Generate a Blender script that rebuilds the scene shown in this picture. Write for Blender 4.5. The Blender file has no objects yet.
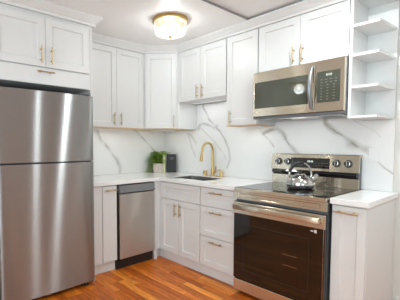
import bpy, bmesh, math, random
from mathutils import Vector, Matrix, noise
random.seed(4)
S = bpy.context.scene
COL = S.collection
PI = math.pi

# ------------------------------------------------------------------ camera
YAW, PITCH = 49.209, -3.282
cam = bpy.data.cameras.new('camera')
cam.lens = 320.317 * 36 / 400; cam.sensor_width = 36
cam.shift_x = 35.753 / 400; cam.shift_y = 12.998 / 400
cam.clip_start = 0.05
co = bpy.data.objects.new('camera', cam); COL.objects.link(co)
co.location = (-2.907, -3.353, 1.275)
co.rotation_euler = (math.radians(90 + PITCH), 0, math.radians(YAW - 90))
S.camera = co

# ------------------------------------------------------------------ world, exposure, lights
w = bpy.data.worlds.new('world'); S.world = w; w.use_nodes = True
w.node_tree.nodes['Background'].inputs[0].default_value = (0.78, 0.93, 1.0, 1)
w.node_tree.nodes['Background'].inputs[1].default_value = 0.9
S.view_settings.view_transform = 'Standard'
S.view_settings.look = 'None'
S.view_settings.gamma = 1
S.view_settings.use_curve_mapping = False
S.view_settings.exposure = 0.0

def area(name, loc, rot, sx, sy, power, color):
    l = bpy.data.lights.new(name, 'AREA'); l.shape = 'RECTANGLE'; l.size = sx; l.size_y = sy
    l.energy = power; l.color = color
    o = bpy.data.objects.new(name, l); COL.objects.link(o); o.location = loc; o.rotation_euler = rot
    return o
area('window_fill', (-3.35, -5.10, 1.45), (math.radians(112), 0, 0), 1.9, 1.5, 22, (0.69, 0.91, 1.0))            # added fill light at an unseen window behind the camera
area('side_window_fill', (-4.80, -2.75, 1.45), (math.radians(112), 0, math.radians(-90)), 2.2, 1.5, 59, (0.885, 0.975, 1.0))  # fill light added at an unseen window in the left wall

# ------------------------------------------------------------------ material helpers
def new_mat(name):
    m = bpy.data.materials.new(name); m.use_nodes = True
    nt = m.node_tree
    return m, nt, nt.nodes['Principled BSDF']
def N(nt, t, **kw):
    n = nt.nodes.new(t)
    for k, v in kw.items():
        if k.startswith('i_'): n.inputs[k[2:].replace('_', ' ')].default_value = v
        else: setattr(n, k, v)
    return n
def flat(name, col, rough=0.5, metal=0.0, var=0.03, scale=12, bump=0.0, spec=0.5, coat=0.0):
    m, nt, b = new_mat(name)
    tc = N(nt, 'ShaderNodeTexCoord'); nz = N(nt, 'ShaderNodeTexNoise'); nz.inputs['Scale'].default_value = scale
    nz.inputs['Detail'].default_value = 4
    nt.links.new(tc.outputs['Object'], nz.inputs['Vector'])
    mx = N(nt, 'ShaderNodeMix', data_type='RGBA')
    mx.inputs[6].default_value = tuple(max(0, c * (1 - var)) for c in col) + (1,)
    mx.inputs[7].default_value = tuple(min(1, c * (1 + var)) for c in col) + (1,)
    nt.links.new(nz.outputs['Fac'], mx.inputs[0]); nt.links.new(mx.outputs[2], b.inputs['Base Color'])
    b.inputs['Roughness'].default_value = rough; b.inputs['Metallic'].default_value = metal
    b.inputs['Specular IOR Level'].default_value = spec
    b.inputs['Coat Weight'].default_value = coat
    if bump:
        bp = N(nt, 'ShaderNodeBump'); bp.inputs['Strength'].default_value = bump; bp.inputs['Distance'].default_value = 0.002
        nt.links.new(nz.outputs['Fac'], bp.inputs['Height']); nt.links.new(bp.outputs[0], b.inputs['Normal'])
    return m
def steel(name, col, rough=0.33, aniso=0.80, scale=(3, 3, 260)):
    """steel brushed along the horizontal: rough across the grain, so highlights stretch upright"""
    m = bpy.data.materials.new(name); m.use_nodes = True; nt = m.node_tree; nt.nodes.clear()
    out = N(nt, 'ShaderNodeOutputMaterial'); b = N(nt, 'ShaderNodeBsdfAnisotropic')
    tc = N(nt, 'ShaderNodeTexCoord'); mp = N(nt, 'ShaderNodeMapping'); mp.inputs['Scale'].default_value = scale
    nz = N(nt, 'ShaderNodeTexNoise'); nz.inputs['Scale'].default_value = 1; nz.inputs['Detail'].default_value = 3
    nt.links.new(tc.outputs['Object'], mp.inputs[0]); nt.links.new(mp.outputs[0], nz.inputs['Vector'])
    mr = N(nt, 'ShaderNodeMapRange'); mr.inputs['To Min'].default_value = rough * 0.985; mr.inputs['To Max'].default_value = rough * 1.015
    nt.links.new(nz.outputs['Fac'], mr.inputs['Value']); nt.links.new(mr.outputs[0], b.inputs['Roughness'])
    mx = N(nt, 'ShaderNodeMix', data_type='RGBA')
    mx.inputs[6].default_value = tuple(c * 0.95 for c in col) + (1,); mx.inputs[7].default_value = tuple(min(1, c * 1.05) for c in col) + (1,)
    nt.links.new(nz.outputs['Fac'], mx.inputs[0]); nt.links.new(mx.outputs[2], b.inputs['Color'])
    b.inputs['Anisotropy'].default_value = -aniso
    cx = N(nt, 'ShaderNodeCombineXYZ'); cx.inputs[2].default_value = 1
    nt.links.new(cx.outputs[0], b.inputs['Tangent']); nt.links.new(b.outputs[0], out.inputs[0])
    return m

M = {}
M['wall'] = flat('wall_paint', (0.74, 0.74, 0.70), 0.6, var=0.01)
M['ceiling'] = flat('ceiling_paint', (0.92, 0.925, 0.925), 0.45, var=0.01)
M['cab'] = flat('white_cabinet_paint', (0.76, 0.76, 0.755), 0.35, var=0.008)
M['shelf'] = flat('white_shelf_paint', (0.76, 0.76, 0.755), 0.4, var=0.008)
M['steel'] = steel('brushed_steel', (0.385, 0.395, 0.405), 0.25, 0.82)
M['steel_range'] = steel('brushed_range_steel', (0.73, 0.655, 0.53), 0.24, 0.72)
M['steel_dw'] = steel('brushed_dishwasher_steel', (0.66, 0.62, 0.57), 0.30, 0.8)
M['steel_plain'] = flat('plain_steel', (0.55, 0.54, 0.53), 0.25, 1.0)
M['sink_steel'] = flat('satin_sink_steel', (0.30, 0.30, 0.29), 0.35, 1.0)
M['chrome'] = flat('polished_chrome', (0.55, 0.55, 0.55), 0.05, 1.0, var=0.01)
M['dark_steel'] = flat('dark_grey_metal', (0.16, 0.165, 0.175), 0.35, 0.6)
M['dw_panel'] = flat('dishwasher_panel_grey', (0.30, 0.31, 0.33), 0.35, 0.7)
M['brass'] = flat('brushed_brass', (0.62, 0.44, 0.17), 0.30, 1.0)
M['handle_brass'] = flat('champagne_brass', (0.54, 0.42, 0.25), 0.3, 1.0)
M['black'] = flat('black_plastic', (0.015, 0.015, 0.015), 0.4)
M['glassblack'] = flat('black_ceramic_glass', (0.012, 0.012, 0.012), 0.04, spec=0.8)
M['ovenglass'] = flat('dark_oven_glass', (0.013, 0.009, 0.006), 0.06, spec=0.6)
M['mwglass'] = flat('tinted_microwave_glass', (0.055, 0.06, 0.042), 0.03, spec=1.0)
M['mark'] = flat('printed_pale_marks', (0.75, 0.75, 0.72), 0.5)
M['greymark'] = flat('printed_grey_marks', (0.22, 0.22, 0.20), 0.5)
M['oak'] = flat('pale_plywood', (0.72, 0.52, 0.31), 0.6, var=0.12, scale=30)
M['pot'] = flat('whitewashed_wood', (0.66, 0.58, 0.52), 0.7, var=0.2, scale=40)
M['soil'] = flat('potting_soil', (0.06, 0.04, 0.025), 0.9, var=0.4, scale=80)
M['leaf'] = flat('fern_leaf', (0.32, 0.47, 0.08), 0.5, var=0.5, scale=25)
M['bookblack'] = flat('charcoal_book_cover', (0.022, 0.022, 0.025), 0.5)
M['bookgreen'] = flat('yellow_green_cloth_cover', (0.58, 0.60, 0.34), 0.6, var=0.2)
M['paper'] = flat('cream_paper', (0.82, 0.78, 0.66), 0.8)
M['step_shade'] = flat('step_shade_grey', (0.30, 0.30, 0.30), 0.6)  # shade of the ceiling step, put into the colour
M['pale_bounce'] = flat('neutral_bounce_floor', (0.50, 0.51, 0.52), 0.95, var=0.1, scale=60)  # neutral tone made up to tame the orange floor bounce
M['plate'] = flat('white_plastic_plate', (0.88, 0.88, 0.875), 0.3)
M['rubber'] = flat('black_rubber', (0.02, 0.02, 0.02), 0.7)

def quartz():
    m, nt, b = new_mat('white_quartz')
    tc = N(nt, 'ShaderNodeTexCoord'); nz = N(nt, 'ShaderNodeTexNoise'); nz.inputs['Scale'].default_value = 3.2; nz.inputs['Detail'].default_value = 6
    nz.inputs['Distortion'].default_value = 1.5
    nt.links.new(tc.outputs['Object'], nz.inputs['Vector'])
    cr = N(nt, 'ShaderNodeValToRGB'); e = cr.color_ramp.elements
    e[0].position = 0.485; e[0].color = (0.90, 0.90, 0.895, 1); e[1].position = 0.53; e[1].color = (0.90, 0.90, 0.895, 1)
    k = e.new(0.505); k.color = (0.86, 0.86, 0.855, 1)
    nt.links.new(nz.outputs['Fac'], cr.inputs[0]); nt.links.new(cr.outputs[0], b.inputs['Base Color'])
    b.inputs['Roughness'].default_value = 0.16
    return m
M['quartz'] = quartz()
def splash():
    m, nt, b = new_mat('veined_white_slab')
    a = N(nt, 'ShaderNodeAttribute', attribute_name='vein')
    nt.links.new(a.outputs['Color'], b.inputs['Base Color']); b.inputs['Roughness'].default_value = 0.22
    return m
M['splash'] = splash()
def wood_floor():
    m, nt, b = new_mat('orange_oak_strip_floor')
    L = nt.links.new
    tc = N(nt, 'ShaderNodeTexCoord'); sp = N(nt, 'ShaderNodeSeparateXYZ'); L(tc.outputs['Object'], sp.inputs[0])
    cb = N(nt, 'ShaderNodeCombineXYZ'); L(sp.outputs[1], cb.inputs[0]); L(sp.outputs[0], cb.inputs[1])
    br = N(nt, 'ShaderNodeTexBrick'); br.offset = 0.37; br.offset_frequency = 3
    br.inputs['Scale'].default_value = 1; br.inputs['Brick Width'].default_value = 0.43; br.inputs['Row Height'].default_value = 0.07
    br.inputs['Mortar Size'].default_value = 0.0009; br.inputs['Mortar Smooth'].default_value = 0.3; br.inputs['Bias'].default_value = 0
    br.inputs['Color1'].default_value = (0, 0, 0, 1); br.inputs['Color2'].default_value = (1, 1, 1, 1); br.inputs['Mortar'].default_value = (0.0, 0.0, 0.0, 1)
    L(cb.outputs[0], br.inputs['Vector'])
    cr = N(nt, 'ShaderNodeValToRGB'); e = cr.color_ramp.elements
    e[0].position = 0; e[0].color = (0.46, 0.10, 0.010, 1); e[1].position = 1; e[1].color = (0.95, 0.34, 0.045, 1)
    for p, c in ((0.3, (0.58, 0.135, 0.012, 1)), (0.6, (0.68, 0.17, 0.017, 1)), (0.85, (0.78, 0.225, 0.025, 1))):
        k = e.new(p); k.color = c
    L(br.outputs['Color'], cr.inputs[0])
    # grain, stretched along each strip
    mp = N(nt, 'ShaderNodeMapping'); mp.inputs['Scale'].default_value = (60, 4, 1); L(tc.outputs['Object'], mp.inputs[0])
    addv = N(nt, 'ShaderNodeVectorMath', operation='ADD'); L(mp.outputs[0], addv.inputs[0])
    sc = N(nt, 'ShaderNodeVectorMath', operation='SCALE'); sc.inputs['Scale'].default_value = 9; L(br.outputs['Color'], sc.inputs[0]); L(sc.outputs[0], addv.inputs[1])
    nz = N(nt, 'ShaderNodeTexNoise'); nz.inputs['Scale'].default_value = 1; nz.inputs['Detail'].default_value = 5; nz.inputs['Distortion'].default_value = 1.2
    L(addv.outputs[0], nz.inputs['Vector'])
    gr = N(nt, 'ShaderNodeMapRange'); gr.inputs['From Min'].default_value = 0.3; gr.inputs['From Max'].default_value = 0.7
    gr.inputs['To Min'].default_value = 0.55; gr.inputs['To Max'].default_value = 1.25; L(nz.outputs['Fac'], gr.inputs['Value'])
    mul = N(nt, 'ShaderNodeVectorMath', operation='SCALE'); L(cr.outputs[0], mul.inputs[0]); L(gr.outputs[0], mul.inputs['Scale'])
    mo = N(nt, 'ShaderNodeMix', data_type='RGBA'); L(br.outputs['Fac'], mo.inputs[0]); L(mul.outputs[0], mo.inputs[6]); mo.inputs[7].default_value = (0.10, 0.035, 0.01, 1)
    L(mo.outputs[2], b.inputs['Base Color'])
    b.inputs['Roughness'].default_value = 0.36; b.inputs['Specular IOR Level'].default_value = 0.35
    return m
M['floor'] = wood_floor()
def glass_thin(name, tint, alpha, emit=0.0):
    m = bpy.data.materials.new(name); m.use_nodes = True; nt = m.node_tree; nt.nodes.clear()
    out = N(nt, 'ShaderNodeOutputMaterial'); tr = N(nt, 'ShaderNodeBsdfTransparent'); tr.inputs[0].default_value = tint + (1,)
    gl = N(nt, 'ShaderNodeBsdfGlossy'); gl.inputs['Roughness'].default_value = 0.05
    mx = N(nt, 'ShaderNodeMixShader'); mx.inputs[0].default_value = alpha
    nt.links.new(tr.outputs[0], mx.inputs[1]); nt.links.new(gl.outputs[0], mx.inputs[2])
    last = mx
    if emit:
        em = N(nt, 'ShaderNodeEmission'); em.inputs[0].default_value = (1, 0.97, 0.90, 1); em.inputs[1].default_value = emit
        tc = N(nt, 'ShaderNodeTexCoord'); vo = N(nt, 'ShaderNodeTexVoronoi'); vo.inputs['Scale'].default_value = 26
        nt.links.new(tc.outputs['Object'], vo.inputs['Vector'])
        mr = N(nt, 'ShaderNodeMapRange'); mr.inputs['From Max'].default_value = 0.6; mr.inputs['To Min'].default_value = 1.15; mr.inputs['To Max'].default_value = 0.6
        nt.links.new(vo.outputs['Distance'], mr.inputs['Value'])
        mu = N(nt, 'ShaderNodeMath', operation='MULTIPLY'); mu.inputs[1].default_value = emit; nt.links.new(mr.outputs[0], mu.inputs[0]); nt.links.new(mu.outputs[0], em.inputs[1])
        mx2 = N(nt, 'ShaderNodeMixShader'); mx2.inputs[0].default_value = 0.45
        nt.links.new(mx.outputs[0], mx2.inputs[1]); nt.links.new(em.outputs[0], mx2.inputs[2]); last = mx2
    nt.links.new(last.outputs[0], out.inputs[0]); return m
M['pane'] = glass_thin('window_glass', (0.98, 0.99, 1.0), 0.08)
M['lampglass'] = glass_thin('lit_crystal_glass', (0.95, 0.95, 0.95), 0.15, 2.0)
def emis(name, col, s):
    m = bpy.data.materials.new(name); m.use_nodes = True; nt = m.node_tree; nt.nodes.clear()
    out = N(nt, 'ShaderNodeOutputMaterial'); em = N(nt, 'ShaderNodeEmission'); em.inputs[0].default_value = col + (1,); em.inputs[1].default_value = s
    nt.links.new(em.outputs[0], out.inputs[0]); return m
M['bulb'] = emis('lit_bulb', (1, 0.93, 0.80), 14)
M['fill_diffuser'] = emis('added_fill_glow', (1, 0.98, 0.94), 0.9)  # glow of the added fill bars and microwave lamp
M['digits'] = emis('lit_clock_digits', (0.9, 1.0, 0.9), 0.9)

# ------------------------------------------------------------------ mesh helpers
class MB:
    """collects shapes of one part"""
    def __init__(s): s.bm = bmesh.new()
    def box(s, x0, x1, y0, y1, z0, z1, bev=0.0, seg=1):
        r = bmesh.ops.create_cube(s.bm, size=1)
        for v in r['verts']:
            v.co = Vector(((x0 + x1) / 2 + v.co.x * (x1 - x0), (y0 + y1) / 2 + v.co.y * (y1 - y0), (z0 + z1) / 2 + v.co.z * (z1 - z0)))
        if bev:
            es = list({e for v in r['verts'] for e in v.link_edges})
            bmesh.ops.bevel(s.bm, geom=es, offset=bev, segments=seg, affect='EDGES', profile=0.5)
        return s
    def cyl(s, p0, p1, r0, r1=None, n=20, cap=True):
        r1 = r0 if r1 is None else r1
        p0, p1 = Vector(p0), Vector(p1); d = p1 - p0
        q = d.to_track_quat('Z', 'Y').to_matrix().to_4x4()
        bmesh.ops.create_cone(s.bm, cap_ends=cap, segments=n, radius1=r0, radius2=r1, depth=d.length, matrix=Matrix.Translation((p0 + p1) / 2) @ q)
        return s
    def lathe(s, prof, n=36, c=(0, 0, 0)):
        rings = []
        for r, z in prof:
            rings.append([s.bm.verts.new((c[0] + max(r, 1e-4) * math.cos(2 * PI * i / n), c[1] + max(r, 1e-4) * math.sin(2 * PI * i / n), c[2] + z)) for i in range(n)])
        for a, b in zip(rings, rings[1:]):
            for i in range(n):
                s.bm.faces.new((a[i], a[(i + 1) % n], b[(i + 1) % n], b[i]))
        return s
    def tube(s, pts, r, n=12, rs=None):
        pts = [Vector(p) for p in pts]; rings = []; up = None
        for i, p in enumerate(pts):
            t = (pts[min(i + 1, len(pts) - 1)] - pts[max(i - 1, 0)]).normalized()
            if up is None:
                up = t.orthogonal().normalized()
            up = (up - t * up.dot(t)).normalized(); bi = t.cross(up)
            rr = rs[i] if rs else r
            rings.append([s.bm.verts.new(p + (up * math.cos(2 * PI * k / n) + bi * math.sin(2 * PI * k / n)) * rr) for k in range(n)])
        for a, b in zip(rings, rings[1:]):
            for k in range(n):
                s.bm.faces.new((a[k], a[(k + 1) % n], b[(k + 1) % n], b[k]))
        s.bm.faces.new(rings[0][::-1]); s.bm.faces.new(rings[-1])
        return s
    def prism(s, poly, z0, z1):
        a = [s.bm.verts.new((x, y, z0)) for x, y in poly]; b = [s.bm.verts.new((x, y, z1)) for x, y in poly]
        s.bm.faces.new(a[::-1]); s.bm.faces.new(b); n = len(poly)
        for i in range(n): s.bm.faces.new((a[i], a[(i + 1) % n], b[(i + 1) % n], b[i]))
        return s
    def build(s, name, m, parent=None, smooth=False, bev=0.0):
        bmesh.ops.recalc_face_normals(s.bm, faces=s.bm.faces)
        me = bpy.data.meshes.new(name); s.bm.to_mesh(me); s.bm.free()
        me.materials.append(m)
        if smooth:
            for p in me.polygons: p.use_smooth = True
            try: me.set_sharp_from_angle(angle=math.radians(40))
            except Exception: pass
        o = bpy.data.objects.new(name, me); COL.objects.link(o)
        if parent: o.parent = parent
        if bev:
            b = o.modifiers.new('bevel', 'BEVEL'); b.width = bev; b.segments = 2; b.limit_method = 'ANGLE'
        return o
def tag(o, label, cat, group=None, kind=None):
    o['label'] = label; o['category'] = cat
    if group: o['group'] = group
    if kind: o['kind'] = kind
    return o
def thing(name, label, cat, loc=(0, 0, 0), rz=0.0, group=None):
    o = bpy.data.objects.new(name, None); COL.objects.link(o); o.empty_display_size = 0.1
    o.location = loc; o.rotation_euler = (0, 0, rz)
    return tag(o, label, cat, group)
def struct(o): o['kind'] = 'structure'; return o
def copy_tree(o, parent=None):
    c = o.copy(); COL.objects.link(c); c.parent = parent
    for ch in list(o.children): copy_tree(ch, c)
    return c
RB = -PI / 2     # things on the range wall: local x runs along the wall, local -y faces the room

# ------------------------------------------------------------------ room
HF, HN, YS = 2.41, 2.428, -1.585
XL, YB = -4.9, -5.2
KX, KY = -3.45, -4.3        # the wood covers the kitchen; unseen floor beyond is made pale grey to cut orange bounce
struct(MB().box(KX, .1, KY, .1, -.05, 0).build('floor', M['floor']))
c = MB(); c.box(XL - .1, KX - .001, YB - .1, .1, -.05, 0); c.box(KX - .001, .1, YB - .1, KY - .001, -.05, 0)
struct(c.build('floor', M['pale_bounce']))
c = MB(); c.box(XL - .1, .1, YS, .1, HF, 2.55); c.box(XL - .1, .1, YB - .1, YS, HN, 2.55)
struct(c.build('ceiling', M['ceiling']))
struct(MB().box(XL, -.001, YS - .004, YS - .0002, HF - .002, HN - .0005).build('step_shade_strip', M['step_shade']))   # dark strip painted in for the shade at the ceiling step
struct(MB().box(XL - .1, .1, 0, .1, 0, 2.55).build('wall_back', M['wall']))
struct(MB().box(0, .1, YB, 0, 0, 2.55).build('wall_right', M['wall']))
WZ0, WZ1 = 0.70, 2.20
def wall_with_window(name, horizontal, a0, a1, w0, w1, pos):
    m = MB()
    for (p, q, z0, z1) in ((a0, w0, 0, 2.55), (w1, a1, 0, 2.55), (w0, w1, 0, WZ0), (w0, w1, WZ1, 2.55)):
        if horizontal: m.box(p, q, pos - .1, pos, z0, z1)
        else: m.box(pos - .1, pos, p, q, z0, z1)
    return struct(m.build(name, M['wall']))
wall_with_window('wall_front', True, XL, 0, -4.30, -2.40, YB)
wall_with_window('wall_left', False, YB, 0, -3.85, -1.65, XL)
def window(name, horizontal, w0, w1, pos):
    def bx(m, p, q, d0, d1, z0, z1):
        if horizontal: m.box(p, q, pos + d0, pos + d1, z0, z1)
        else: m.box(pos + d0, pos + d1, p, q, z0, z1)
    f = MB()
    bx(f, w0, w1, -.08, -.03, WZ0, WZ0 + .05); bx(f, w0, w1, -.08, -.03, WZ1 - .05, WZ1)
    mid = (w0 + w1) / 2
    for p, q in ((w0, w0 + .05), (mid - .025, mid + .025), (w1 - .05, w1)): bx(f, p, q, -.08, -.03, WZ0 + .05, WZ1 - .05)
    o = struct(f.build(name, M['shelf']))
    g = MB(); bx(g, w0 + .05, mid - .025, -.06, -.055, WZ0 + .05, WZ1 - .05); bx(g, mid + .025, w1 - .05, -.06, -.055, WZ0 + .05, WZ1 - .05)
    g.build('pane', M['pane'], o)
window('added_window_1', True, -4.30, -2.40, YB)  # unseen window, added to house the fill light
window('added_window_2', False, -3.85, -1.65, XL)  # second unseen window, added for the side fill
b = MB(); b.box(-.015, 0, YB, -2.70, 0, .11); struct(b.build('baseboard_right', M['shelf']))
b = MB(); b.box(XL, -2.34, -.015, 0, 0, .11); struct(b.build('baseboard_back', M['shelf']))

# crown moulding along the tops of all cabinets
def crown():
    path = [(-2.372, -.70), (-1.475, -.70), (-1.475, -.312), (-.602, -.312), (-.312, -.602), (-.312, -2.652), (0, -2.652)]
    prof = [(0.0, 2.330), (0.022, 2.330), (0.024, 2.350), (0.032, 2.354), (0.052, 2.376), (0.066, 2.392), (0.070, 2.394), (0.070, HF - .001), (0.0, HF - .001)]
    P = [Vector(p) for p in path]; bm = bmesh.new(); rings = []
    for i, p in enumerate(P):
        ns = []
        for a, b_ in ((i - 1, i), (i, i + 1)):
            if 0 <= a and b_ < len(P):
                d = (P[b_] - P[a]).normalized(); ns.append(Vector((d.y, -d.x)))
        if len(ns) == 1: off = ns[0]
        else:
            s_ = ns[0] + ns[1]; off = s_ / (1 + ns[0].dot(ns[1]))
        rings.append([bm.verts.new((p.x + off.x * o, p.y + off.y * o, z)) for o, z in prof])
    n = len(prof)
    for a, b_ in zip(rings, rings[1:]):
        for k in range(n): bm.faces.new((a[k], a[(k + 1) % n], b_[(k + 1) % n], b_[k]))
    bm.faces.new(rings[0]); bm.faces.new(rings[-1][::-1])
    m = MB(); m.bm.free(); m.bm = bm
    return struct(m.build('trim_1', M['cab']))
crown()

# ------------------------------------------------------------------ veined backsplash
VA = [[(-1.057, 1.445), (-1.006, 1.33), (-0.953, 1.283), (-0.899, 1.223), (-0.844, 1.15), (-0.788, 1.088), (-0.745, 1.012), (-0.746, 0.901)], [(-0.531, 1.461), (-0.469, 1.424), (-0.389, 1.361), (-0.307, 1.284), (-0.206, 1.19), (-0.101, 1.093)], [(-0.306, 1.454), (-0.205, 1.41)]]
WA = [(.011, .75), (.006, .8), (.003, .4)]
VB = [[(-0.712, 1.764), (-0.729, 1.715), (-0.809, 1.578), (-0.902, 1.492), (-0.977, 1.431), (-1.021, 1.373), (-1.065, 1.305), (-1.108, 1.215), (-1.124, 1.115), (-1.083, 1.012)], [(-0.649, 1.479), (-0.657, 1.515), (-0.714, 1.53), (-0.81, 1.502), (-0.887, 1.469), (-0.932, 1.491)],
 [(-0.665, 1.502), (-0.682, 1.477), (-0.764, 1.414), (-0.843, 1.353), (-0.92, 1.294), (-0.965, 1.237), (-1.024, 1.18), (-1.068, 1.113)], [(-0.46, 1.423), (-0.531, 1.371), (-0.6, 1.295)], [(-0.46, 1.41), (-0.514, 1.283), (-0.549, 1.196), (-0.601, 1.11)],
 [(-1.427, 1.479), (-1.487, 1.436), (-1.558, 1.362), (-1.615, 1.312), (-1.66, 1.262)], [(-1.535, 1.393), (-1.58, 1.412), (-1.624, 1.426), (-1.689, 1.428), (-1.742, 1.388), (-1.774, 1.339), (-1.816, 1.272), (-1.867, 1.225), (-1.926, 1.179)],
 [(-2.142, 1.507), (-2.143, 1.464), (-2.194, 1.418), (-2.236, 1.383), (-2.292, 1.348), (-2.34, 1.314), (-2.386, 1.28), (-2.438, 1.24)], [(-2.36, 1.292), (-2.40, 1.262), (-2.452, 1.24)], [(-2.438, 1.24), (-2.503, 1.185), (-2.546, 1.147), (-2.594, 1.103), (-2.634, 1.074), (-2.68, 1.04)], [(-2.357, 1.485), (-2.403, 1.45), (-2.461, 1.416), (-2.511, 1.382), (-2.56, 1.334)]]
WB = [(.006, .8), (.010, .75), (.004, .5), (.007, .7), (.006, .6), (.005, .5), (.011, .95), (.011, .95), (.018, 1.0), (.0035, .7), (.003, .4)]
def seg_d(px, pz, a, b):
    ax, az = a; bx, bz = b; dx, dz = bx - ax, bz - az; L = dx * dx + dz * dz
    t = max(0, min(1, ((px - ax) * dx + (pz - az) * dz) / L)) if L else 0
    return math.hypot(px - ax - t * dx, pz - az - t * dz)
def slab(name, axis, cells, veins, widths, label):
    """thin slab on a wall; a fine grid front carries the vein colours. axis 0: on the x=0 wall; 1: on the y=0 wall"""
    st = 0.0065; T = 0.012; bm = bmesh.new(); lay = bm.verts.layers.float_color.new('vein'); cache = {}
    segs = []
    for pl, (wd, al) in zip(veins, widths):
        for a, b_ in zip(pl, pl[1:]): segs.append((a, b_, wd, al))
    def vcol(u, z):
        n1 = noise.noise(Vector((u * 9, z * 9, 3.1))); n2 = noise.noise(Vector((u * 30, z * 30, 7.7))); n3 = noise.noise(Vector((u * 9, z * 9, 11.0)))
        pu, pz = u + n1 * .010 + n2 * .004, z + n3 * .010
        k = 0; g = 0; h = 0
        for a, b_, wd, al in segs:
            if min(a[0], b_[0]) - .08 < pu < max(a[0], b_[0]) + .08 and min(a[1], b_[1]) - .08 < pz < max(a[1], b_[1]) + .08:
                d = seg_d(pu, pz, a, b_)
                ww = 1.6 * wd * (0.75 + 1.1 * abs(noise.noise(Vector((u * 6, z * 6, 20.)))) )
                k = max(k, al * max(0, min(1, (ww * .55 - d) / (ww * .45))))
                h = max(h, al * max(0, min(1, (ww * 1.9 - d) / (ww * 1.2))) * (.55 + .9 * n3))
                g = max(g, al * .12 * max(0, 1 - d / (wd * 6)))
        k *= max(.25, min(1, .75 + 1.6 * noise.noise(Vector((u * 14, z * 14, 33.)))))
        base = 0.885 + .012 * n1
        c0 = Vector((base, base, base * .995)); grey = Vector((0.25, 0.235, 0.22)); tan = Vector((0.40, 0.33, 0.25))
        vc = grey.lerp(tan, max(0, min(1, .5 + 1.5 * n3)))
        c_ = c0.lerp(Vector((.6, .6, .6)), g).lerp(Vector((.47, .455, .43)), max(0, min(1, h)) * .8).lerp(vc, k * .8)
        return (c_.x, c_.y, c_.z, 1)
    def V(u, z, front):
        key = (round(u, 5), round(z, 5), front)
        if key not in cache:
            d = -T if front else -.0005
            v = bm.verts.new((d, u, z) if axis == 0 else (u, d, z)); v[lay] = vcol(u, z) if front else (.8, .8, .8, 1)
            cache[key] = v
        return cache[key]
    us = sorted({c[0] for c in cells} | {c[1] for c in cells}); zs = sorted({c[2] for c in cells} | {c[3] for c in cells})
    def fine(vals):
        out = []
        for a, b_ in zip(vals, vals[1:]):
            n = max(1, round((b_ - a) / st)); out += [a + (b_ - a) * i / n for i in range(n)]
        return out + [vals[-1]]
    U, Z = fine(us), fine(zs); inside = set()
    for i in range(len(U) - 1):
        for j in range(len(Z) - 1):
            um, zm = (U[i] + U[i + 1]) / 2, (Z[j] + Z[j + 1]) / 2
            if any(c[0] < um < c[1] and c[2] < zm < c[3] for c in cells): inside.add((i, j))
    for i, j in inside:
        bm.faces.new((V(U[i], Z[j], 1), V(U[i + 1], Z[j], 1), V(U[i + 1], Z[j + 1], 1), V(U[i], Z[j + 1], 1)))
        for di, dj, p, q in ((-1, 0, (i, j), (i, j + 1)), (1, 0, (i + 1, j), (i + 1, j + 1)), (0, -1, (i, j), (i + 1, j)), (0, 1, (i, j + 1), (i + 1, j + 1))):
            if (i + di, j + dj) not in inside:
                a = (U[p[0]], Z[p[1]]); b_ = (U[q[0]], Z[q[1]])
                bm.faces.new((V(*a, 1), V(*b_, 1), V(*b_, 0), V(*a, 0)))
    m = MB(); m.bm.free(); m.bm = bm
    return tag(m.build(name, M['splash']), label, 'backsplash')
CT = 0.914
slab('backsplash_slab', 1, [(-1.474, -.013, CT + .001, 1.455)], VA, WA, 'white backsplash slab with long grey veins behind the potted fern, left of the corner')
slab('backsplash_slab', 0, [(-.611, 0, CT + .001, 1.455), (-1.312, -.611, CT + .001, 1.754), (-1.671, -1.312, CT + .001, 1.455), (-2.435, -1.671, CT + .001, 1.497), (-2.655, -2.435, CT + .001, 1.465)], VB, WB,
     'white backsplash slab with grey-brown veins behind the brass faucet and the range')

# ------------------------------------------------------------------ cabinet parts
DT = 0.020
def shaker(x0, x1, z0, z1, yf, rail=0.057, slabdoor=False):
    """door or drawer front facing local -y; yf = its front plane"""
    m = MB(); bm = m.bm; rec = 0.011
    yb = yf + DT
    if slabdoor: return m.box(x0, x1, yf, yb, z0, z1, .0015)
    r = min(rail, (z1 - z0) * .3); s_ = .006
    def rect(ix, iz, y): return [bm.verts.new(p) for p in ((x0 + ix, y, z0 + iz), (x1 - ix, y, z0 + iz), (x1 - ix, y, z1 - iz), (x0 + ix, y, z1 - iz))]
    e = .0012
    R = [rect(0, 0, yb), rect(0, 0, yf + e), rect(e, e, yf), rect(rail, r, yf), rect(rail + s_, r + s_, yf + rec)]
    for a, b_ in zip(R, R[1:]):
        for k in range(4): bm.faces.new((a[k], a[(k + 1) % 4], b_[(k + 1) % 4], b_[k]))
    bm.faces.new(R[0]); bm.faces.new(R[-1][::-1])
    return m
def pull(parent, x, z, yf, L=0.138, vertical=True, r=.0055):
    """brass bar pull on two posts"""
    m = MB(); yb = yf - .030; h = L / 2; q = L * .30
    def P(t, y): return (x, y, z + t) if vertical else (x + t, y, z)
    m.cyl(P(-h, yb), P(h, yb), r, n=12)
    for t in (-q, q): m.cyl(P(t, yf + .0008), P(t, yb), r * .8, n=10); m.cyl(P(t, yf + .0008), P(t, yf - .003), r * 1.25, n=10)
    for t in (-q, q): m.cyl(P(t - .005, yb), P(t + .005, yb), r * 1.35, n=12)
    return m.build('handle', M['handle_brass'], parent, smooth=True)
G = .0015
def cabinet_doors(t, xs, z0, z1, yf, hinge_handles, L=.138):
    """xs edges of doors; hinge_handles: list of (x, z) or None"""
    for (a, b_), h in zip(xs, hinge_handles):
        d = shaker(a + G, b_ - G, z0, z1, yf).build('door', M['cab'], t)
        if h: pull(d, h[0], h[1], yf, L)

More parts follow.
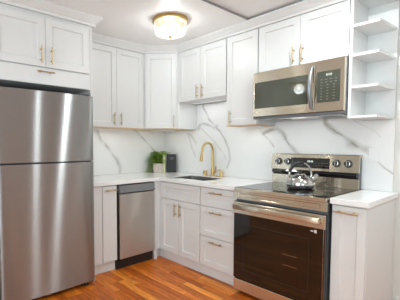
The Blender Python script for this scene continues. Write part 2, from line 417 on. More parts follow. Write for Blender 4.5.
UD, UB, UT = 0.33, 1.46, 2.325
def upper(name, label, cat, loc, rz, W, z0, doors, handles, depth=UD, group=None, under=True):
    t = thing(name, label, cat, loc, rz, group)
    MB().box(0.0005, W - .0005, -(depth - DT - .001), -.014, z0 + .004, 2.40).build('body', M['cab'], t)
    if under: MB().box(0.002, W - .002, -(depth - .001), -.014, z0 - .004, z0 + .004).build('underside_panel', M['oak'], t)
    cabinet_doors(t, doors, z0 + .006, UT, -depth, handles)
    return t

# fridge wall uppers: seam at x=-.986
t = upper('wall_cabinet', 'white two-door wall cabinet between the refrigerator and the corner, above the veined slab', 'cabinet', (-1.362, 0, 0), 0, .749, UB,
          [(0.004, .376), (.376, .745)], [(.333, 1.555), (.420, 1.555)])
MB().box(-.112, 0, -.322, -.014, UB, 2.40).build('filler', M['cab'], t)
# diagonal corner cabinet
t = thing('corner_wall_cabinet', 'white single-door wall cabinet set diagonally across the corner', 'cabinet', (0, 0, 0))
poly = [(-.611, -.014), (-.611, -.310), (-.599, -.321), (-.321, -.599), (-.310, -.611), (-.014, -.611), (-.014, -.014)]
MB().prism(poly, UB + .004, 2.40).build('body', M['cab'], t)
poly2 = [(-.610, -.014), (-.610, -.328), (-.328, -.610), (-.014, -.610), (-.014, -.014)]
MB().prism(poly2, UB - .004, UB + .004).build('underside_panel', M['oak'], t)
d = shaker(-.182, .182, UB + .006, UT, -.672)
d = d.build('door', M['cab'], t); d.rotation_euler = (0, 0, -PI / 4)
pull(d, .150, 1.545, -.672)
# over sink
upper('wall_cabinet', 'short white two-door wall cabinet above the sink', 'cabinet', (0, -.613, 0), RB, .698, 1.76,
      [(.006, .347), (.347, .694)], [(.311, 1.850), (.387, 1.846)], under=False)
upper('wall_cabinet', 'tall narrow single-door white wall cabinet left of the microwave', 'cabinet', (0, -1.313, 0), RB, .356, UB,
      [(.004, .352)], [(.060, 1.542)])
upper('wall_cabinet', 'white two-door wall cabinet directly above the microwave', 'cabinet', (0, -1.671, 0), RB, .762, 1.920,
      [(.004, .389), (.389, .758)], [(.339, 2.010), (.415, 2.012)], under=False)
# open end shelf
t = thing('open_shelf_unit', 'white open end shelf unit right of the microwave', 'shelf', (0, -2.435, 0), RB)
MB().box(0, .020, -.332, -.014, 1.468, 2.40).build('side_panel', M['shelf'], t)
MB().box(.020, .218, -.026, -.014, 1.486, 2.40).build('back_panel', M['shelf'], t)
for z in (1.468, 1.684, 1.912, 2.122):
    MB().prism([(.0205, -.026), (.0205, -.328), (.186, -.328), (.213, -.026)], z, z + .018).build('shelf', M['shelf'], t)
MB().box(.020, .218, -.310, -.014, 2.330, 2.40).build('top_panel', M['shelf'], t)
# fridge enclosure
t = thing('refrigerator_cabinet', 'white deep two-door cabinet with a long front panel over the refrigerator', 'cabinet', (-2.310, 0, 0))
MB().box(-.038, .813, -.696, -.002, 1.765, 2.40).build('body', M['cab'], t)
MB().box(.813, .835, -.698, -.002, 0, 2.40).build('side_panel', M['cab'], t)
MB().box(-.060, -.038, -.698, -.002, 0, 2.40).build('side_panel', M['cab'], t)
cabinet_doors(t, [(.004, .4045), (.4045, .796)], 1.906, 2.300, -.718, [(.364, 1.998), (.449, 1.998)], .137)
d = MB().box(.004, .796, -.716, -.697, 1.765, 1.893, .0015).build('drawer_front', M['cab'], t)
pull(d, .397, 1.862, -.716, .140, False)

# ------------------------------------------------------------------ base cabinets
BT = 0.875
def base_body(t, W, depth=.61, kick=.585, x0=0.0):
    MB().box(x0 + .0005, x0 + W - .0005, -(depth - .001), -.014, .106, BT).build('body', M['cab'], t)
    MB().box(x0 + .0005, x0 + W - .0005, -kick, -kick + .016, 0, .106).build('toe_kick', M['cab'], t)
t = thing('base_cabinet', 'narrow white base cabinet with one slim door between refrigerator and dishwasher', 'cabinet', (-1.474, 0, 0))
base_body(t, .288)
MB().box(.002, .122, -.628, -.609, .106, BT - .002).build('filler', M['cab'], t)
d = MB().box(.128, .287, -.630, -.610, .109, BT - .008, .0015).build('door', M['cab'], t)
pull(d, .216, .826, -.630, .140, False)
# corner
t = thing('corner_base_cabinet', 'plain white corner filler of the base cabinets beside the dishwasher', 'cabinet')
MB().prism([(-.708, -.014), (-.708, -.628), (-.628, -.628), (-.628, -.652), (-.014, -.652), (-.014, -.014)], .106, BT).build('body', M['cab'], t)
MB().prism([(-.708, -.30), (-.708, -.586), (-.586, -.586), (-.586, -.652), (-.30, -.652), (-.30, -.30)], 0, .106).build('toe_kick', M['cab'], t)
MB().box(-.708, -.668, -.634, -.6285, 0.0, .30).build('filler', M['cab'], t)
# sink base (a hollow at the top for the bowl)
t = thing('sink_base_cabinet', 'white sink base cabinet with false front and two doors', 'cabinet', (0, -.655, 0), RB)
m = MB(); W = .590
m.box(.0005, .018, -.609, -.014, .106, BT); m.box(W - .018, W - .0005, -.609, -.014, .106, BT)
m.box(.018, W - .018, -.609, -.014, .106, .124); m.box(.018, W - .018, -.609, -.592, .124, BT); m.box(.018, W - .018, -.020, -.014, .124, BT)
m.build('body', M['cab'], t)
MB().box(.0005, W - .0005, -.585, -.569, 0, .106).build('toe_kick', M['cab'], t)
shaker(.004, W - .003, .692, BT - .010, -.63, .05).build('false_front', M['cab'], t)
cabinet_doors(t, [(.004, .286), (.286, W - .002)], .112, .687, -.63, [(.249, .588), (.323, .590)], .138)
# drawer base
t = thing('drawer_base_cabinet', 'white three-drawer base cabinet left of the range', 'cabinet', (0, -1.246, 0), RB)
W = .438; base_body(t, W)
for (z0, z1, hz) in ((.692, BT - .010, .826), (.402, .687, .640), (.112, .397, .357)):
    d = shaker(.004, W - .004, z0, z1, -.63, .05).build('drawer', M['cab'], t)
    pull(d, .211, hz, -.63, .152, False)
# end base
t = thing('end_base_cabinet', 'white narrow base cabinet with brass pull at the right end, beside the range', 'cabinet', (0, -2.456, 0), RB)
W = .219; base_body(t, W - .018)
d = shaker(.010, W - .004, .112, BT - .010, -.63, .050).build('door', M['cab'], t)
pull(d, .100, .828, -.63, .150, False)
MB().box(W - .018, W, -.609, -.040, 0, BT).build('end_panel', M['cab'], t)
MB().box(W - .0175, W + .003, -.040, -.0005, 0, BT).build('filler', M['cab'], t)

# ------------------------------------------------------------------ countertops
def slab_cells(name, xs, ys, keep, z0, z1, m, label, cat):
    bm = bmesh.new(); vt = {}
    def V(i, j, z):
        k = (i, j, z)
        if k not in vt: vt[k] = bm.verts.new((xs[i], ys[j], z))
        return vt[k]
    for i in range(len(xs) - 1):
        for j in range(len(ys) - 1):
            if not keep(i, j): continue
            bm.faces.new((V(i, j, z1), V(i + 1, j, z1), V(i + 1, j + 1, z1), V(i, j + 1, z1)))
            bm.faces.new((V(i, j, z0), V(i, j + 1, z0), V(i + 1, j + 1, z0), V(i + 1, j, z0)))
            for di, dj, p, q in ((-1, 0, (i, j), (i, j + 1)), (1, 0, (i + 1, j), (i + 1, j + 1)), (0, -1, (i, j), (i + 1, j)), (0, 1, (i, j + 1), (i + 1, j + 1))):
                ii, jj = i + di, j + dj
                if not (0 <= ii < len(xs) - 1 and 0 <= jj < len(ys) - 1 and keep(ii, jj)):
                    bm.faces.new((V(*p, z0), V(*q, z0), V(*q, z1), V(*p, z1)))
    mb = MB(); mb.bm.free(); mb.bm = bm
    return tag(mb.build(name, m, bev=.003), label, cat)
SX0, SX1, SY0, SY1 = -.525, -.200, -1.200, -.715
slab_cells('countertop', [-1.474, -.65, SX0, SX1, -.001], [-1.686, SY0, SY1, -.65, -.001],
           lambda i, j: (j == 3) or (i >= 1 and not (i == 2 and j == 1)), .8765, CT, M['quartz'],
           'white L-shaped quartz countertop around the sink corner', 'countertop')
slab_cells('countertop', [-.65, -.001], [-2.690, -2.455], lambda i, j: True, .8765, CT, M['quartz'],
           'short white quartz countertop at the right of the range', 'countertop')

# ------------------------------------------------------------------ sink and brassware
t = thing('sink', 'undermount stainless steel sink in the white countertop', 'sink', ((SX0 + SX1) / 2, (SY0 + SY1) / 2, .68))
hx, hy = (SX1 - SX0) / 2 - .001, (SY1 - SY0) / 2 - .001
m = MB(); zt = .876 - .68 - .0005; th = .004
bm = m.bm
def ring(a, b_, z, r=.03, n=4):
    out = []
    for cx, cy, a0 in ((a - r, b_ - r, 0), (-a + r, b_ - r, 90), (-a + r, -b_ + r, 180), (a - r, -b_ + r, 270)):
        for k in range(n + 1):
            an = math.radians(a0 + 90 * k / n); out.append(bm.verts.new((cx + r * math.cos(an), cy + r * math.sin(an), z)))
    return out
R = [ring(hx, hy, .232), ring(hx - .003, hy - .003, .232), ring(hx - .007, hy - .007, .02), ring(hx - .02, hy - .02, 0.003), ring(.05, .05, 0.0, .045)]
for a, b_ in zip(R, R[1:]):
    for k in range(len(a)): bm.faces.new((a[k], a[(k + 1) % len(a)], b_[(k + 1) % len(a)], b_[k]))
bm.faces.new(R[-1])
m.build('bowl', M['sink_steel'], t, smooth=True)
MB().lathe([(.0, .006), (.02, .005), (.036, .004), (.042, .001), (.045, .0005)], 24).build('drain', M['chrome'], t, smooth=True)

t = thing('faucet', 'brushed brass gooseneck pull-down faucet behind the sink', 'faucet', (-.085, -.935, CT + .0008))
MB().box(-.024, .024, -.085, .085, 0, .006, .003, 2).build('deck_plate', M['brass'], t)
m = MB(); pts = [(0, 0, .006), (0, 0, .10), (0, 0, .20), (0, 0, .290)]
for k in range(1, 15):
    a = PI * k / 14; pts.append((-.088 + .088 * math.cos(a), 0, .290 + .088 * math.sin(a) * 1.02))
pts.append((-.180, 0, .268))
m.tube(pts, .0125, 16); m.cyl((0, 0, .006), (0, 0, .085), .021); m.cyl((0, 0, .085), (0, 0, .092), .018)
m.build('neck', M['brass'], t, smooth=True)
m = MB(); m.lathe([(.0, .160), (.014, .160), (.0185, .165), (.0175, .205), (.0135, .245), (.0135, .268), (0, .268)], 20, (0, 0, -.262)); hd = m.build('spray_head', M['brass'], t, smooth=True); hd.location = (-.180, 0, .276); hd.rotation_euler = (0, math.radians(9), 0)
m = MB(); m.cyl((0, -.018, .055), (0, -.045, .055), .014); m.tube([(0, -.040, .058), (-.004, -.048, .080), (-.008, -.055, .115)], .005, 10, [.007, .006, .005]); m.build('lever', M['brass'], t, smooth=True)
t = thing('soap_dispenser', 'small brass soap dispenser right of the faucet', 'dispenser', (-.075, -1.050, CT + .0008))
m = MB(); m.lathe([(0, 0), (.019, 0), (.019, .004), (.0165, .008), (.0165, .058), (.014, .064), (0, .064)], 20); m.build('body', M['brass'], t, smooth=True)
m = MB(); m.tube([(0, 0, .060), (0, 0, .076), (-.012, 0, .080), (-.038, 0, .076)], .006, 10); m.build('spout', M['brass'], t, smooth=True)
t = thing('air_gap_cap', 'short square-shouldered brass air gap cap left of the faucet', 'cap', (-.080, -.815, CT + .0008))
m = MB(); m.lathe([(0, 0), (.024, 0), (.024, .005), (.021, .008), (.021, .052), (.017, .058), (0, .058)], 20); m.build('cap_body', M['brass'], t, smooth=True)
MB().box(-.0235, -.0195, -.010, .010, .020, .042).build('vent_slot', M['dark_steel'], t)

# ------------------------------------------------------------------ refrigerator
FX0, FX1, FY = -2.303, -1.515, -.790
t = thing('refrigerator', 'stainless steel top-freezer refrigerator on the left', 'refrigerator', ((FX0 + FX1) / 2, 0, 0))
hw = (FX1 - FX0) / 2
MB().box(-hw + .006, hw - .004, -.715, -.06, .035, 1.685, .003).build('body', M['dark_steel'], t)
def bowed_door(z0, z1, name):
    """slightly bowed door front with rounded side edges"""
    m = MB(); bm = m.bm; pts = []; n = 28; bow = .006; r = .022
    for k in range(n + 1):
        u = -1 + 2 * k / n; pts.append((u * (hw - r), FY + bow * u * u))
    fr = pts[:]
    left = [(-hw + r - r * math.sin(a), FY + bow + r - r * math.cos(a)) for a in [math.radians(x) for x in (90, 68, 45, 22)]]
    right = [(-x, y) for x, y in left[::-1]]
    pl = left + fr + right + [(hw, -.718), (-hw, -.718)]
    return m.prism(pl, z0, z1).build(name, M['steel'], t, smooth=True, bev=.002)
d = bowed_door(1.134, 1.700, 'freezer_door')
bowed_door(.045, 1.122, 'refrigerator_door')
MB().box(-hw + .02, hw - .02, -.70, -.08, 1.6855, 1.705, .004).build('top_cover', M['dark_steel'], t)
MB().box(hw - .12, hw - .03, -.775, -.70, 1.7055, 1.718, .003).build('hinge_cover', M['dark_steel'], t)
MB().box(-hw + .03, hw - .03, -.712, -.66, .012, .044).build('base_grille', M['black'], t)
for x in (-hw + .08, hw - .07):
    MB().cyl((x, -.735, 0), (x, -.735, .044), .020, .016).build('foot', M['rubber'], t, smooth=True)

# ------------------------------------------------------------------ dishwasher
t = thing('dishwasher', 'slim stainless steel dishwasher with a dark grey control strip', 'dishwasher', (-1.184, 0, 0))
W = .472
MB().box(.003, W, -.612, -.03, .02, .868).build('body', M['black'], t)
MB().box(.018, W - .002, -.655, -.613, .112, .776, .004, 2).build('door', M['steel_dw'], t)
m = MB(); bm = m.bm
pr = [(-.613, .782), (-.650, .782), (-.662, .790), (-.662, .800), (-.652, .806), (-.652, .862), (-.613, .868)]
a = [bm.verts.new((.018, y, z)) for y, z in pr]; b_ = [bm.verts.new((W - .002, y, z)) for y, z in pr]
bm.faces.new(a); bm.faces.new(b_[::-1])
for k in range(len(pr)): bm.faces.new((a[k], a[(k + 1) % len(pr)], b_[(k + 1) % len(pr)], b_[k]))
m.build('control_strip', M['dw_panel'], t)
m = MB(); m.box(0.0, W - .002, -.606, -.59, .0, .100)
m.box(.0, W - .002, -.612, -.606, .088, .104)
m.build('kick_plate', M['black'], t)
MB().box(.018, .024, -.6585, -.655, .785, .79).build('badge', M['greymark'], t)

# ------------------------------------------------------------------ range
t = thing('range', 'stainless steel electric range with black glass oven door', 'stove', (0, -1.690, 0), RB)
W = .760
MB().box(.004, W - .004, -.655, -.022, .030, .900).build('body', M['dark_steel'], t)
m = MB(); m.box(0, W, -.676, -.100, .9005, .908, .002); m.box(0, W, -.690, -.676, .884, .914, .003, 2)
m.box(0, .012, -.676, -.100, .908, .914); m.box(W - .012, W, -.676, -.100, .908, .914); m.build('cooktop_frame', M['steel_range'], t)
gl = MB().box(.0125, W - .0125, -.6755, -.101, .9085, .9155, .001).build('cooktop_glass', M['glassblack'], t)
for (x, y, r) in ((.20, -.52, .115), (.57, -.52, .085), (.19, -.25, .078), (.57, -.25, .105)):
    MB().lathe([(r, .9157), (r + .003, .9158), (r + .003, .9159), (r, .9159), (r, .9157)], 40, (x, y, 0)).build('burner_ring', M['greymark'], gl)
# front band with pressed panel
m = MB(); bm = m.bm
def frect(ix0, ix1, iz0, iz1, y): return [bm.verts.new(p) for p in ((ix0, y, iz0), (ix1, y, iz0), (ix1, y, iz1), (ix0, y, iz1))]
R = [frect(0, W, .822, .8835, -.656), frect(0, W, .822, .8835, -.688), frect(.045, W - .040, .832, .872, -.688), frect(.052, W - .047, .839, .865, -.679)]
for a, b_ in zip(R, R[1:]):
    for k in range(4): bm.faces.new((a[k], a[(k + 1) % 4], b_[(k + 1) % 4], b_[k]))
bm.faces.new(R[0]); bm.faces.new(R[-1][::-1])
m.build('front_band', M['steel_range'], t)
d = MB().box(.002, W - .002, -.688, -.657, .140, .800, .004, 2).build('oven_door', M['glassblack'], t)
MB().box(.006, W - .018, -.6905, -.6882, .150, .700, .001).build('door_glass', M['ovenglass'], d)
m = MB(); 
for x0_, x1_, z0_, z1_ in ((.10, W - .11, .612, .614), (.10, W - .11, .228, .230), (.10, .102, .230, .612), (W - .112, W - .11, .230, .612)): m.box(x0_, x1_, -.6913, -.6905, z0_, z1_)
m.build('window_outline', M['bookblack'], d)
for z_ in (.455, .375): MB().box(.455, .565, -.6913, -.6905, z_, z_ + .003).build('rack_bar', M['steel_plain'], d)
MB().box(.001, W - .001, -.700, -.6885, .700, .797, .003).build('top_rail', M['steel_range'], d)
MB().box(W - .013, W - .010, -.6915, -.6882, .150, .700).build('side_trim', M['steel_plain'], d)
m = MB(); m.box(W - .075, W - .058, -.6915, -.6905, .664, .686); m.box(W - .100, W - .080, -.6915, -.6905, .671, .679)
m.build('badge', M['mark'], d)
m = MB(); m.box(.020, W - .030, -.738, -.718, .738, .782, .006, 3)
m.build('oven_handle', M['steel_range'], d, smooth=True)
for x in (.021, W - .053): MB().box(x, x + .022, -.732, -.7005, .745, .781, .003).build('handle_bracket', M['steel_plain'], d)
MB().box(.002, W - .002, -.684, -.657, .034, .131, .004, 2).build('bottom_drawer', M['steel_range'], t)
for x in (.05, W - .05): MB().cyl((x, -.62, 0), (x, -.62, .030), .018).build('foot', M['rubber'], t)
for x in (.05, W - .05): MB().cyl((x, -.10, 0), (x, -.10, .030), .018).build('foot', M['rubber'], t)
# backguard
m = MB(); bm = m.bm
def extr(name, pr, x0, x1, mat, parent):
    m = MB(); bm = m.bm
    a = [bm.verts.new((x0, y, z)) for y, z in pr]; b_ = [bm.verts.new((x1, y, z)) for y, z in pr]
    bm.faces.new(a); bm.faces.new(b_[::-1]); n = len(pr)
    for k in range(n): bm.faces.new((a[k], a[(k + 1) % n], b_[(k + 1) % n], b_[k]))
    return m.build(name, mat, parent)
bg = MB().box(.006, W - .006, -.078, -.022, .909, 1.172).build('backguard', M['dark_steel'], t)
extr('lower_panel', [(-.0785, .916), (-.092, .916), (-.090, .998), (-.0785, 1.002)], .003, W - .003, M['steel_range'], bg)
extr('vent_recess', [(-.0785, 1.0022), (-.086, 1.003), (-.110, 1.014), (-.114, 1.030), (-.104, 1.046), (-.0785, 1.048)], .012, W - .012, M['glassblack'], bg)
cp = extr('control_panel', [(-.0785, 1.0485), (-.106, 1.0485), (-.094, 1.182), (-.080, 1.190), (-.022, 1.190), (-.022, 1.1725), (-.0785, 1.1725)], 0, W, M['steel_range'], bg)
tilt = math.atan2(.012, .1335)
dp = MB(); dp.box(.196, .536, -.004, .001, -.046, .042, .001); dp = dp.build('display', M['glassblack'], cp); dp.location = (0, -.1010, 1.116); dp.rotation_euler = (-tilt, 0, 0)
m = MB(); 
for k, dx in enumerate((0, .012, .027, .039)): m.box(.352 + dx, .352 + dx + .008, -.0046, -.004, .004, .020)
m.build('clock_digits', M['digits'], dp)
m = MB()
for x in (.215, .240, .265, .290, .420, .445, .470, .495, .515):
    for z in (-.025, -.004): m.box(x, x + .011, -.0046, -.004, z, z + .004)
m.build('key_marks', M['greymark'], dp)['kind'] = 'stuff'
for x in (.076, .167, .592, .681):
    k = MB(); k.lathe([(0, .001), (.031, .001), (.031, .006), (.024, .008), (.0225, .030), (.019, .034), (0, .034)], 28)
    k = k.build('knob', M['black'], cp, smooth=True); k.location = (x, -.0998, 1.120); k.rotation_euler = (PI / 2 - tilt, 0, 0)
    r_ = MB().lathe([(.0235, .028), (.0235, .0345), (.0195, .0355), (.0195, .0345), (.0235, .028)], 28).build('knob_ring', M['chrome'], k, smooth=True)
    MB().box(-.004, .004, -.020, .020, .034, .041, .001).build('knob_grip', M['steel_plain'], k)

# ------------------------------------------------------------------ microwave
t = thing('microwave', 'stainless steel over-the-range microwave with curved handle', 'microwave', (0, -1.672, 0), RB)
W = .760; MD = -.400
MB().box(.004, W - .001, MD + .035, -.014, 1.505, 1.913).build('body', M['dark_steel'], t)
MB().box(.03, W - .03, MD + .045, -.06, 1.499, 1.5048).build('underside_plate', M['steel_plain'], t)
for x in (.10, .52): MB().box(x, x + .14, -.26, -.14, 1.4965, 1.4988).build('grease_filter', M['dark_steel'], t)
MB().box(.325, .435, -.33, -.27, 1.4965, 1.4988).build('added_lamp_lens', M['fill_diffuser'], t)  # unseen lens, added to go with the microwave fill light
MB().box(.0, W, MD + .006, MD + .034, 1.503, 1.522, .002).build('bottom_grille', M['dark_steel'], t)
d = MB().box(0, .545, MD, MD + .034, 1.524, 1.911, .003, 2).build('door', M['steel_range'], t)
MB().box(.016, .497, MD - .0015, MD - .0001, 1.594, 1.822, .0006).build('door_window', M['mwglass'], d)
m = MB(); pts = []; rs = []
for k in range(17):
    u = k / 16; z = 1.555 + (1.868 - 1.555) * u; bowv = math.sin(PI * u) * .040 + .012
    pts.append((.530 , MD - bowv, z)); rs.append(.012 + .004 * math.sin(PI * u))
m.tube([(.530, MD - .001, 1.562)] + pts + [(.530, MD - .001, 1.861)], .014, 14, [.010] + rs + [.010]); m.build('handle', M['dw_panel'], d, smooth=True)
c_ = MB().box(.548, W, MD, MD + .034, 1.524, 1.911, .003, 2).build('control_panel', M['steel_range'], t)
kp = MB().box(.566, .732, MD - .0015, MD - .0001, 1.594, 1.826, .0006).build('keypad', M['mwglass'], c_)
m = MB()
for dx in (0, .010, .024, .034): m.box(.632 + dx, .632 + dx + .0075, MD - .0025, MD - .0016, 1.790, 1.806)
m.build('clock_digits', M['digits'], kp)
m = MB()
for j in range(8):
    for i in range(3 if j > 1 else 4):
        m.box(.592 + i * (.045 if j > 1 else .034), .592 + i * (.045 if j > 1 else .034) + .015, MD - .0022, MD - .0016, 1.762 - j * .021, 1.766 - j * .021)
m.build('key_marks', M['greymark'], kp)

# ------------------------------------------------------------------ kettle
t = thing('kettle', 'polished chrome kettle with arched handle on the range', 'kettle', (-.350, -2.100, .9166), math.radians(-45)); t.scale = (1.13, 1.13, 1.06)
MB().lathe([(0, 0), (.080, 0), (.090, .006), (.097, .022), (.098, .042), (.091, .064), (.075, .085), (.055, .098), (.038, .104), (.036, .106), (0, .106)], 40).build('body', M['chrome'], t, smooth=True)
l = MB().lathe([(0, .1065), (.038, .1065), (.034, .114), (.018, .119), (.0, .120)], 30).build('lid', M['chrome'], t, smooth=True)
MB().lathe([(0, .120), (.006, .120), (.006, .126), (.013, .132), (.012, .142), (0, .146)], 18).build('knob', M['black'], l, smooth=True)
MB().tube([(.066, 0, .055), (.092, 0, .074), (.108, 0, .096), (.116, 0, .110)], .012, 14, [.026, .021, .015, .012]).build('spout', M['chrome'], t, smooth=True)
m = MB(); pts = []
for k in range(21):
    a = PI * (1.0 - k / 20) ; pts.append((.078 * math.cos(a), 0, .100 + .098 * math.sin(a)))
pts = [(-.070, 0, .080)] + pts + [(.070, 0, .080)]
m.tube(pts, .0075, 12); m.build('handle', M['chrome'], t, smooth=True)
m = MB(); pts = []
for k in range(11):
    a = PI * (.92 - .5 * k / 10); pts.append((.078 * math.cos(a), 0, .100 + .098 * math.sin(a)))
m.tube(pts, .0105, 12); m.build('grip', M['black'], t, smooth=True)

# ------------------------------------------------------------------ fern and books
t = thing('potted_fern', 'bushy green fern in a whitewashed square-sided pot near the corner', 'plant', (-.225, -.140, CT + .0008), math.radians(-42))
m = MB(); bm = m.bm
def sq(h, z, r=.012, n=4):
    out = []
    for cx, cy, a0 in ((h - r, h - r, 0), (-h + r, h - r, 90), (-h + r, -h + r, 180), (h - r, -h + r, 270)):
        for k in range(n + 1):
            an = math.radians(a0 + 90 * k / n); out.append(bm.verts.new((cx + r * math.cos(an), cy + r * math.sin(an), z)))
    return out
R = [sq(.066, 0), sq(.078, .118), sq(.072, .118), sq(.068, .098)]
bm.faces.new(R[0][::-1])
for a, b_ in zip(R, R[1:]):
    for k in range(len(a)): bm.faces.new((a[k], a[(k + 1) % len(a)], b_[(k + 1) % len(a)], b_[k]))
m.build('pot', M['pot'], t)
m = MB(); bm = m.bm; bm.faces.new(sq(.0675, .099)); m.build('soil', M['soil'], t)
m = MB(); bm = m.bm; rnd = random.Random(11)
def frond(az, length, rise, droop):
    base = Vector((rnd.uniform(-.03, .03), rnd.uniform(-.03, .03), .10)); d = Vector((math.cos(az), math.sin(az), 0))
    side = Vector((-d.y, d.x, 0)); prev = None; n = 13
    for k in range(n + 1):
        u = k / n
        p = base + d * length * u + Vector((0, 0, rise * math.sin(u * PI * .62) - droop * u * u * u))
        p.z = max(p.z, .006)
        lx = (t.rotation_euler.to_matrix() @ p) + t.location
        if lx.x > -.03 or lx.y > -.03:      # the wall bends the fronds back
            lx = Vector((min(lx.x, -.03), min(lx.y, -.03), lx.z)); p = t.rotation_euler.to_matrix().inverted() @ (lx - t.location)
        if prev is not None:
            w_ = .0016
            vs = [bm.verts.new(q) for q in (prev - side * w_, prev + side * w_, p + side * w_, p - side * w_)]; bm.faces.new(vs)
            ll = .035 * math.sin(PI * min(1, u * .9 + .12)) + .008
            for sg in (-1, 1):
                tip = p + side * sg * ll + d * ll * .45 + Vector((0, 0, rnd.uniform(-.006, .006)))
                mid = (p + tip) / 2 + Vector((0, 0, .003)); wd = d * .0085
                a_ = [bm.verts.new(q) for q in (p, mid - wd, tip, mid + wd)]; bm.faces.new(a_)
        prev = p
bpy.context.view_layer.update()
t.rotation_mode = 'XYZ'
for k in range(84):
    az = rnd.uniform(0, 2 * PI); frond(az, rnd.uniform(.06, .17), rnd.uniform(.05, .19), rnd.uniform(.0, .08))
for k in range(12):
    frond(math.radians(rnd.uniform(150, 225)), rnd.uniform(.13, .19), rnd.uniform(.02, .06), rnd.uniform(.12, .18))
Rm = t.rotation_euler.to_matrix(); Ri = Rm.inverted()
for v in bm.verts:                       # leaves stay clear of the walls and of the books
    q = Rm @ v.co + t.location; q.x = min(q.x, -.018); q.y = min(q.y, -.018)
    if q.y < -.195 and q.x > -.245 and q.z < CT + .24: q.y = -.195 + (q.y + .195) * .05
    v.co = Ri @ (q - t.location)
m.build('foliage', M['leaf'], t)

def book(name, label, loc, rz, wd, th_, h, mat, marks):
    t = thing(name, label, 'book', loc, rz)
    m = MB(); m.box(-wd / 2, wd / 2, -th_ / 2, -th_ / 2 + .003, 0, h); m.box(-wd / 2, wd / 2, th_ / 2 - .003, th_ / 2, 0, h); m.box(wd / 2 - .003, wd / 2, -th_ / 2 + .003, th_ / 2 - .003, 0, h)
    m.build('cover', mat, t)
    MB().box(-wd / 2 + .004, wd / 2 - .0032, -th_ / 2 + .0032, th_ / 2 - .0032, .003, h - .003).build('pages', M['paper'] if mat is not M['bookblack'] else M['bookblack'], t)
    if marks:
        m = MB()
        for (x0, x1, z) in ((-.030, .034, h - .050), (-.018, .024, h - .066)): m.box(x0, x1, -th_ / 2 - .0006, -th_ / 2 - .0001, z, z + .006)
        m.build('title_lines', M['greymark'], t)
    return t
book('book', 'black hardback standing upright with its cover facing out, right of the fern', (-.115, -.262, CT + .0008), math.radians(-38), .120, .034, .236, M['bookblack'], True)
book('book', 'thin yellow-green book standing edge-on between the fern and the black book', (-.212, -.224, CT + .0008), math.radians(-35 - 90), .09, .026, .222, M['bookgreen'], False)

# outlet
t = thing('wall_outlet', 'white rectangular outlet plate on the veined slab right of the range', 'outlet', (-.0125, -2.520, 1.195), RB)
MB().box(-.033, .033, -.004, 0, -.054, .054, .002).build('cover_plate', M['plate'], t)
m = MB(); m.box(-.017, .017, -.0055, -.0041, -.034, .034, .001); m.build('rocker', M['plate'], t)

# ------------------------------------------------------------------ ceiling lamps
def ceiling_lamp(label, loc):
    t = thing('ceiling_light', label, 'ceiling light', loc, 0, None)
    MB().lathe([(0, 0), (.160, 0), (.163, -.004), (.163, -.026), (.157, -.030), (.150, -.030), (.150, -.012), (0, -.012)], 48).build('brass_ring', M['brass'], t, smooth=True)
    m = MB(); n = 48; bm = m.bm; prof = [(.148, -.020), (.150, -.06), (.146, -.105), (.136, -.130), (.110, -.142), (.06, -.148), (.012, -.150)]; rings = []
    for r, z in prof:
        rings.append([bm.verts.new(((r * (1 + .012 * (i % 2))) * math.cos(2 * PI * i / n), (r * (1 + .012 * (i % 2))) * math.sin(2 * PI * i / n), z)) for i in range(n)])
    for a, b_ in zip(rings, rings[1:]):
        for i in range(n): bm.faces.new((a[i], a[(i + 1) % n], b_[(i + 1) % n], b_[i]))
    m.build('glass_shade', M['lampglass'], t)
    MB().lathe([(0, -.148), (.014, -.149), (.014, -.154), (.007, -.160), (.006, -.168), (0, -.170)], 16).build('finial', M['brass'], t, smooth=True)
    for k in range(3):
        a = 2 * PI * k / 3 + .5
        s_ = MB().cyl((.07 * math.cos(a), .07 * math.sin(a), -.012), (.07 * math.cos(a), .07 * math.sin(a), -.045), .012).build('socket', M['brass'], t)
        MB().lathe([(0, -.045), (.010, -.047), (.024, -.068), (.026, -.082), (.018, -.098), (0, -.105)], 16, (.07 * math.cos(a), .07 * math.sin(a), 0)).build('bulb', M['bulb'], t, smooth=True)
    return t
def lamp_light(name, loc, e, r=.09):
    l = bpy.data.lights.new(name, 'POINT'); l.energy = e; l.shadow_soft_size = r; l.color = (0.905, 0.98, 1.0)
    o = bpy.data.objects.new(name, l); COL.objects.link(o); o.location = loc
for lb, p, e in (('round brass-rimmed crystal glass ceiling light above the sink corner', (-.915, -1.13, HF - .0005), 15),
                 ('round brass-rimmed ceiling light left of the refrigerator cabinet', (-3.75, -.42, HF - .0005), 5)):
    ceiling_lamp(lb, p); lamp_light('lamp_glow', (p[0], p[1], p[2] - .095), e)
def downlight(label, loc, e):
    t = thing('recessed_downlight', label, 'ceiling light', loc)
    MB().lathe([(.045, -.001), (.062, -.001), (.070, -.004), (.070, -.0005), (.045, -.0005), (.045, -.001)], 36).build('trim_ring', M['shelf'], t, smooth=True)
    MB().lathe([(0, -.0025), (.045, -.0025), (.045, -.0008), (0, -.0008)], 36).build('lens', M['bulb'], t)
    l = bpy.data.lights.new('downlight_glow', 'AREA'); l.shape = 'DISK'; l.size = .055; l.energy = e; l.color = (0.905, 0.98, 1.0)
    o = bpy.data.objects.new('downlight_glow', l); COL.objects.link(o); o.location = (loc[0], loc[1], loc[2] - .004)
downlight('small white recessed downlight in the middle of the room, out of the picture', (-.86, -2.50, HN - .0005), 12)
downlight('small white recessed downlight nearest the front wall, out of the picture', (-1.0, -3.68, HN - .0005), 12)

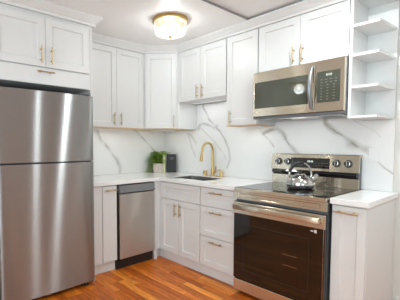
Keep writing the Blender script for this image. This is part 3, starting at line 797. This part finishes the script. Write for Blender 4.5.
# ------------------------------------------------------------------ unseen fill bars and microwave lamp, added to brighten the backsplash
def fill_bar(label, loc, rz, L, z, e):
    t = thing('under_cabinet_fill', label, 'light', (loc[0], loc[1], z), rz)
    MB().box(-L / 2, L / 2, -.016, .016, -.0085, -.0005, .002).build('housing', M['shelf'], t)
    MB().box(-L / 2 + .006, L / 2 - .006, -.011, .011, -.0105, -.0087).build('fill_diffuser', M['fill_diffuser'], t)
    l = bpy.data.lights.new('bar_fill', 'AREA'); l.shape = 'RECTANGLE'; l.size = L - .02; l.size_y = .02; l.energy = e; l.color = (0.96, 0.99, 0.98)
    o = bpy.data.objects.new('bar_fill', l); COL.objects.link(o); o.location = (loc[0], loc[1], z - .012); o.rotation_euler = (0, 0, rz)
fill_bar('added slim white fill light bar under the two-door wall cabinet beside the refrigerator', (-.99, -.17), 0, .62, UB - .004, 0.50)
fill_bar('added slim white fill light bar under the diagonal corner cabinet', (-.26, -.26), -PI / 4, .30, UB - .004, 0.28)
fill_bar('added slim white fill light bar under the short cabinet above the sink', (-.16, -.96), RB, .56, 1.764, 0.55)
fill_bar('added slim white fill light bar under the tall narrow cabinet left of the microwave', (-.17, -1.49), RB, .26, UB - .004, 0.28)
l = bpy.data.lights.new('hood_fill', 'AREA'); l.shape = 'RECTANGLE'; l.size = .10; l.size_y = .05; l.energy = 0.5; l.color = (0.96, 0.99, 0.98)  # fill light added under the microwave for the slab behind the range
o = bpy.data.objects.new('hood_fill', l); COL.objects.link(o); o.location = (-.30, -2.05, 1.4955)
GROUPS = {'wall_cabinet': 'white wall cabinets around the sink and range', 'book': 'books standing beside the fern', 'countertop': 'white quartz countertops',
          'backsplash_slab': 'veined white backsplash slabs', 'under_cabinet_fill': 'added fill light bars under the wall cabinets',
          'recessed_downlight': 'recessed downlights in the ceiling', 'ceiling_light': 'round brass-rimmed ceiling lights'}
for o in bpy.data.objects:
    if o.parent is None and o.get('label') and o.name.split('.')[0] in GROUPS: o['group'] = GROUPS[o.name.split('.')[0]]
